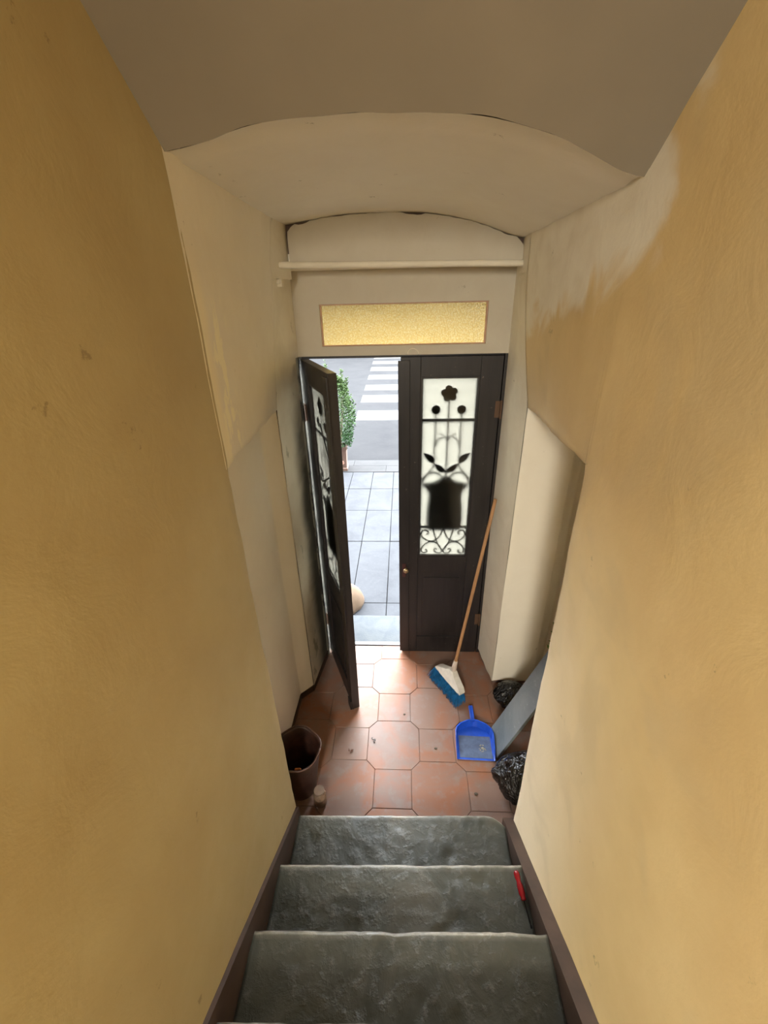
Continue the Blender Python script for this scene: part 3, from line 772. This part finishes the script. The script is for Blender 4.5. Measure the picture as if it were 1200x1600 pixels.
obj('brush_head', bm, plain('off_white_plastic', (0.66, 0.62, 0.54), .45, var=.1), br, smooth=False)
sp0 = L2W(0, .040, .13); top = Vector((.592, 2.500, 1.425)) - Vector((.325, 2.235, 0))
dirh = (top - sp0).normalized()
bm = B(); tube(bm, [sp0, sp0 + dirh*.11], [.021, .015], 14); obj('socket', bm, plain('pale_socket', (0.60, 0.50, 0.42), .5), br, smooth=True)
bm = B(); tube(bm, [sp0 + dirh*.06 + (top - sp0 - dirh*.06)*(k/14) for k in range(15)], [.0115]*14 + [.0105], 12)
t = NT('broomstick_wood'); n = t.noise(1, 5, .6, t.scaled((60, 60, 6)))
obj('handle', bm, t.done(t.ramp(n, [(.3, (0.40, 0.20, 0.085)), (.7, (0.52, 0.29, 0.13))]), .5), br, smooth=True)
bm = B(); rng = random.Random(3)
for k in range(900):
    u = rng.uniform(-.148, .148); v = rng.uniform(-.02, .02)
    fan = 1.0 + .16; sp = .55
    p0 = L2W(u, v + .008, .092); p1 = L2W(u*fan + rng.uniform(-.006, .006), v*2.6 - .012 + rng.uniform(-.006, .006), rng.uniform(.002, .008))
    mid = (p0 + p1)/2 + L2W(0, v*.4, 0)
    tube(bm, [p0, mid, p1], [.0022, .0022, .0015], 3, cap=False)
b_ = obj('bristles', bm, plain('blue_bristles', (0.012, 0.13, 0.30), .5, var=.5, scale=40), br); b_['kind'] = 'stuff'

# ------------------------------------------------------------------ dustpan
dp = empty('dustpan', (.455, 1.70, 0), math.radians(-2), 'royal blue plastic dustpan lying on the tiles below the broom', 'dustpan')
blue = plain('royal_blue_plastic', (0.02, 0.10, 0.62), .32, var=.08)
bm = B()
# outline of the pan from front left round the back to front right
out = [(-.116, -.012)] + [(-.118, .05), (-.119, .11)] + [(-.119 + .0, .14), (-.108, .172), (-.085, .197), (-.055, .213), (-.03, .225), (0, .229), (.03, .225), (.055, .213), (.085, .197), (.108, .172), (.119, .14)] + [(.119, .11), (.118, .05), (.116, -.012)]
def hgt(y): return max(.004, min(1, (y + .012)/.12))*.055
n = len(out)
Bt = [bm.verts.new((x*.95, y*.97 if y > 0 else y, .004 + .0)) for x, y in out]
Tp = [bm.verts.new((x, y, .004 + hgt(y) + .003)) for x, y in out]
To = [bm.verts.new((x*1.035, y*1.02 + (.002 if y > .1 else 0), .004 + hgt(y) + .002)) for x, y in out]
Bo = [bm.verts.new((x*.985, y*.99 if y > 0 else y, .0)) for x, y in out]
for i in range(n-1):
    bm.faces.new((Bt[i], Bt[i+1], Tp[i+1], Tp[i])); bm.faces.new((Tp[i], Tp[i+1], To[i+1], To[i])); bm.faces.new((To[i], To[i+1], Bo[i+1], Bo[i]))
bm.faces.new(Bt); bm.faces.new(Bo[::-1]); bm.faces.new((Bt[0], Bt[-1], Bo[-1], Bo[0]))
for e in (0, -1): bm.faces.new((Bt[e], Tp[e], To[e], Bo[e]))
obj('pan', bm, blue, dp)
bm = B(); box(bm, -.112, .112, -.014, -.006, .0003, .0037); obj('lip', bm, plain('dusty_lip', (0.24, 0.18, 0.20), .6), dp)
bm = B(); box(bm, -.100, .104, .0, .15, .0042, .0052); obj('dust_film', bm, plain('dusty_blue', (0.10, 0.14, 0.24), .55, var=.25, scale=25), dp)
bm = B()
lv = [(.016, .215, .050), (.0135, .25, .044), (.0135, .32, .036), (.0155, .352, .032), (.010, .362, .031)]
rings = [[bm.verts.new((a*w, y, z + b*.006)) for a, b in ((-1, -.6), (1, -.6), (1, .9), (.55, 1.2), (.35, .2), (-.35, .2), (-.55, 1.2), (-1, .9))] for w, y, z in lv]
for r0, r1 in zip(rings[:-1], rings[1:]):
    for k in range(8): bm.faces.new((r0[k], r0[(k+1) % 8], r1[(k+1) % 8], r1[k]))
bm.faces.new(rings[0][::-1]); bm.faces.new(rings[-1]); obj('handle', bm, blue, dp)
bm = B(); rng = random.Random(5)
for k in range(26):
    a = rng.uniform(0, 6.28); r = rng.uniform(0, .024); c = Vector((.045 + r*math.cos(a), .065 + r*math.sin(a), .0075))
    s_ = rng.uniform(.003, .006)
    bmesh.ops.create_icosphere(bm, subdivisions=1, radius=s_, matrix=Matrix.Translation(c) @ Matrix.Diagonal((1, rng.uniform(.5, 1), .5, 1)))
o = obj('sweepings', bm, plain('dust_grey', (0.42, 0.40, 0.32), .9)); tag(o, 'small heap of pale sweepings in the blue dustpan', 'debris', kind='stuff')
o.matrix_world = Matrix.Translation((.455, 1.70, 0)) @ Matrix.Rotation(math.radians(-2), 4, 'Z')

# ------------------------------------------------------------------ grey board leaning in the right recess
t = NT('grey_board'); n1 = t.noise(2.5, 5, .6, dist=1.0); n2 = t.noise(25, 6, .7)
col = t.ramp(n1, [(.35, (0.13, 0.155, 0.17)), (.65, (0.21, 0.235, 0.245))]); col = t.mix(t.math('MULTIPLY', t.smooth(n2, .6, .68), .4), col, (0.42, 0.45, 0.45))
M['board'] = t.done(col, .42, t.bump(n2, .15, .003))
bm = B(); bw = .20; bl = 1.17; bt = .018
box(bm, 0, bl, 0, bw, 0, bt, .003)
bd = tag(obj('leaning_board', bm, M['board']), 'long grey board leaning sideways in the right recess above the black bags', 'board')
an = math.radians(68.5)
bd.matrix_world = Matrix.Translation((.598, 1.70, .004)) @ Matrix.Rotation(math.radians(1.5), 4, 'Z') @ Matrix.Rotation(-an, 4, 'Y')

# black bin bags
def bag(name, loc, dims, seed, label, knot=True):
    root = empty(name, loc, label=label, cat='bag')
    bm = B(); bmesh.ops.create_icosphere(bm, subdivisions=5, radius=1.0)
    for v in bm.verts:
        p = v.co.copy(); an_ = math.atan2(p.y, p.x); d = 1 + .14*nz(*p, 1.2, seed) - .16*abs(nz(math.cos(an_), math.sin(an_), p.z*.45, 3.2, seed+8)) - .07*abs(nz(math.cos(an_)*2, math.sin(an_)*2, p.z*1.2, 4.2, seed+2)) + .04*abs(nz(*p, 4, seed))
        q = p*d
        if q.z > 0: q.x *= 1 - .35*q.z; q.y *= 1 - .35*q.z
        z = q.z*dims[2]*.5 + dims[2]*.42
        v.co = (q.x*dims[0]*.5, q.y*dims[1]*.5, max(0.001 + .002*abs(nz(*p, 5, seed)), z))
    obj('plastic_body', bm, M['bag'], root, smooth=True)
    if knot:
        bm = B(); lathe(bm, [(.012, 0), (.02, .02), (.011, .035), (.03, .075), (.04, .10)], 18, (0, 0, dims[2]*.80), wob=lambda r, z, a: (r*(1 + .35*math.sin(5*a + seed)), z + .012*math.sin(4*a)))
        obj('gathered_neck', bm, M['bag'], root, smooth=True)
    return root
t = NT('black_bin_plastic'); n = t.noise(7, 3, .5, dist=3.5)
M['bag'] = t.done((0.006, 0.0055, 0.005), .20, t.bump(n, .8, .05), spec=.5)
bag('bin_bag', (.74, 1.505, 0), (.46, .30, .33), 2.0, 'shiny black plastic bag in the foreground under the grey board')
bag('bin_bag', (.775, 2.13, 0), (.28, .24, .17), 6.0, 'black plastic bag at the foot of the right pier, behind the board', False)

# green sprig showing above the board
sp = empty('leafy_sprig', (.955, 2.00, 0), label='green leafy sprig poking out behind the top of the grey board', cat='plant')
bm = B(); stems = []
for k in range(4):
    e = Vector((-.03 + .012*k, .018*(k-1.5), .80 - .03*k)); stems.append(e); tube(bm, smooth_path([(.01, .01, .003), (.015, .01, .4), e], 5), .003, 5)
obj('stem', bm, plain('green_stem', (0.12, 0.18, 0.05), .6), sp)
bm = B(); rng2 = random.Random(2)
for e in stems:
    for k in range(22):
        p = e + Vector((rng2.uniform(-.03, .03), rng2.uniform(-.018, .025), rng2.uniform(-.16, .03)))
        leaf(bm, p, Vector((rng2.uniform(-1, .6), rng2.uniform(-.5, .8), rng2.uniform(-.2, 1))), .034, .009)
f_ = obj('foliage', bm, plain('sprig_green', (0.15, 0.24, 0.05), .5, var=.3), sp, recalc=False); f_['kind'] = 'stuff'

# ------------------------------------------------------------------ basket with wavy rim and jar
bk = empty('waste_basket', (-.605, 1.50, 0), label='dark brown tapering basket with a wavy rim in the left recess corner', cat='basket')
t = NT('dark_brown_leather'); n = t.noise(18, 5, .6)
M['basket'] = t.done(t.ramp(n, [(.3, (0.018, 0.007, 0.005)), (.7, (0.055, 0.022, 0.014))]), .45, t.bump(n, .3, .004))
bm = B()
def wv(r, z, a): 
    k = max(0, (z - .12)/.23); return (r*(1 + .022*k*math.sin(5*a + .6) + .015*k*math.sin(9*a)), z + .008*k*math.sin(4*a + 1))
lathe(bm, [(.0, .0), (.080, .0), (.085, .01), (.10, .12), (.118, .25), (.130, .335), (.140, .352), (.137, .357), (.124, .345), (.108, .24), (.088, .10), (.070, .015), (.0, .012)], 48, wob=wv)
bmesh.ops.remove_doubles(bm, verts=bm.verts[:], dist=1e-5)
obj('body', bm, M['basket'], bk, smooth=True)
bm = B(); tube(bm, [Vector((*[c*1.0 for c in (.138*math.cos(a)*(1 + .022*math.sin(5*a+.6)), .138*math.sin(a)*(1 + .022*math.sin(5*a+.6)))], .354 + .008*math.sin(4*a+1))) for a in [2*math.pi*k/60 for k in range(61)]], .004, 6)
obj('rim', bm, plain('brown_rim', (0.12, 0.065, 0.05), .45), bk, smooth=True)
bm = B(); prism(bm, [(-.02, 0), (.02, 0), (.026, .2), (.012, .24), (-.02, .235)], 'y', -.006, .006, .002)
o = tag(obj('paper_scrap', bm, plain('orange_paper', (0.60, 0.20, 0.05), .7)), 'orange-brown scrap standing inside the dark basket', 'paper')
o.matrix_world = Matrix.Translation((-.59, 1.462, .022)) @ Matrix.Rotation(math.radians(4), 4, 'X')
t = NT('clear_plastic'); t.b.inputs['Transmission Weight'].default_value = .75; t.b.inputs['IOR'].default_value = 1.35
M['clear'] = t.done((0.62, 0.45, 0.33), .15)
jr = empty('plastic_jar', (-.480, 1.415, 0), label='small translucent plastic jar on the floor beside the dark basket', cat='jar')
bm = B(); lathe(bm, [(0, 0), (.034, 0), (.037, .006), (.037, .085), (.030, .10), (.026, .104), (.024, .104), (.027, .098), (.033, .084), (.033, .008), (0, .006)], 28)
bmesh.ops.remove_doubles(bm, verts=bm.verts[:], dist=1e-5); obj('body', bm, M['clear'], jr, smooth=True)
bm = B(); lathe(bm, [(0, .1045), (.028, .1045), (.029, .118), (0, .119)], 28); bmesh.ops.remove_doubles(bm, verts=bm.verts[:], dist=1e-5)
obj('lid', bm, plain('pale_lid', (0.20, 0.14, 0.10), .4), jr, smooth=False)

# ------------------------------------------------------------------ screwdriver on the second step
p0 = Vector((.482, .955, .380)); p1 = Vector((.502, .775, .369)); d = p1 - p0; L = d.length
sd = empty('screwdriver', (0, 0, 0), label='red-handled screwdriver lying at the right edge of the second step', cat='screwdriver')
q = d.to_track_quat('Z', 'Y'); sd.location = p0; sd.rotation_mode = 'QUATERNION'; sd.rotation_quaternion = q
red = plain('red_plastic', (0.19, 0.006, 0.010), .22, var=.1)
bm = B(); lathe(bm, [(0, 0), (.008, .001), (.012, .006), (.0125, .022), (.009, .034), (.0095, .040), (.0125, .050), (.0125, .078), (.009, .090), (.0105, .096), (.007, .100), (0, .1005)], 20, wob=lambda r, z, a: (r*(1 + (.05*math.sin(6*a) if .045 < z < .085 else 0)), z))
bmesh.ops.remove_doubles(bm, verts=bm.verts[:], dist=1e-5); obj('handle', bm, red, sd, smooth=True)
bm = B(); tube(bm, [(0, 0, .1006), (0, 0, .165), (0, 0, .178)], [.0032, .0032, .002], 10); box(bm, -.004, .004, -.0008, .0008, .176, .186)
obj('shaft', bm, plain('black_steel', (0.02, 0.02, 0.022), .35, .8), sd)

# ------------------------------------------------------------------ bits on the floor
bm = B(); leaf(bm, Vector((0, 0, .003)), Vector((.6, 1, .05)), .038, .014); leaf(bm, Vector((0, .004, .004)), Vector((-.5, 1, .4)), .028, .010)
o = tag(obj('dry_leaf', bm, plain('dry_leaf', (0.14, 0.055, 0.03), .8), recalc=False), 'curled brown dry leaf on the tiles left of centre', 'leaf'); o.location = (-.345, 1.712, .001)
bm = B(); tube(bm, smooth_path([(-.012, .026, .004), (-.016, .016, .004), (-.004, .010, .004), (.006, .014, .004), (.008, .002, .004), (-.002, -.004, .004), (.004, -.014, .004)], 5), .0022, 6)
o = tag(obj('wire_twist', bm, M['iron'], smooth=True), 'tiny dark twisted wire on the tiles beside a tile corner', 'wire'); o.location = (-.195, 1.80, .0)
for (x, y, s_, lb) in ((.005, 2.005, .006, 'small dark crumb on the square tile nearer the doorway'), (.42, 1.485, .008, 'small dark crumb on the tiles beside the shiny black bag'), (.205, 1.76, .007, 'small dark crumb on the tiles left of the dustpan')):
    bm = B(); bmesh.ops.create_icosphere(bm, subdivisions=2, radius=s_)
    for v in bm.verts: v.co = Vector((v.co.x*1.3, v.co.y, v.co.z*.5))*(1 + .3*nz(*v.co, 300)) + Vector((0, 0, s_*.5))
    o = tag(obj('crumb', bm, plain('crumb', (0.10, 0.08, 0.06), .9), smooth=True), lb, 'debris', 'crumbs on the tiled floor'); o.location = (x, y, 0)
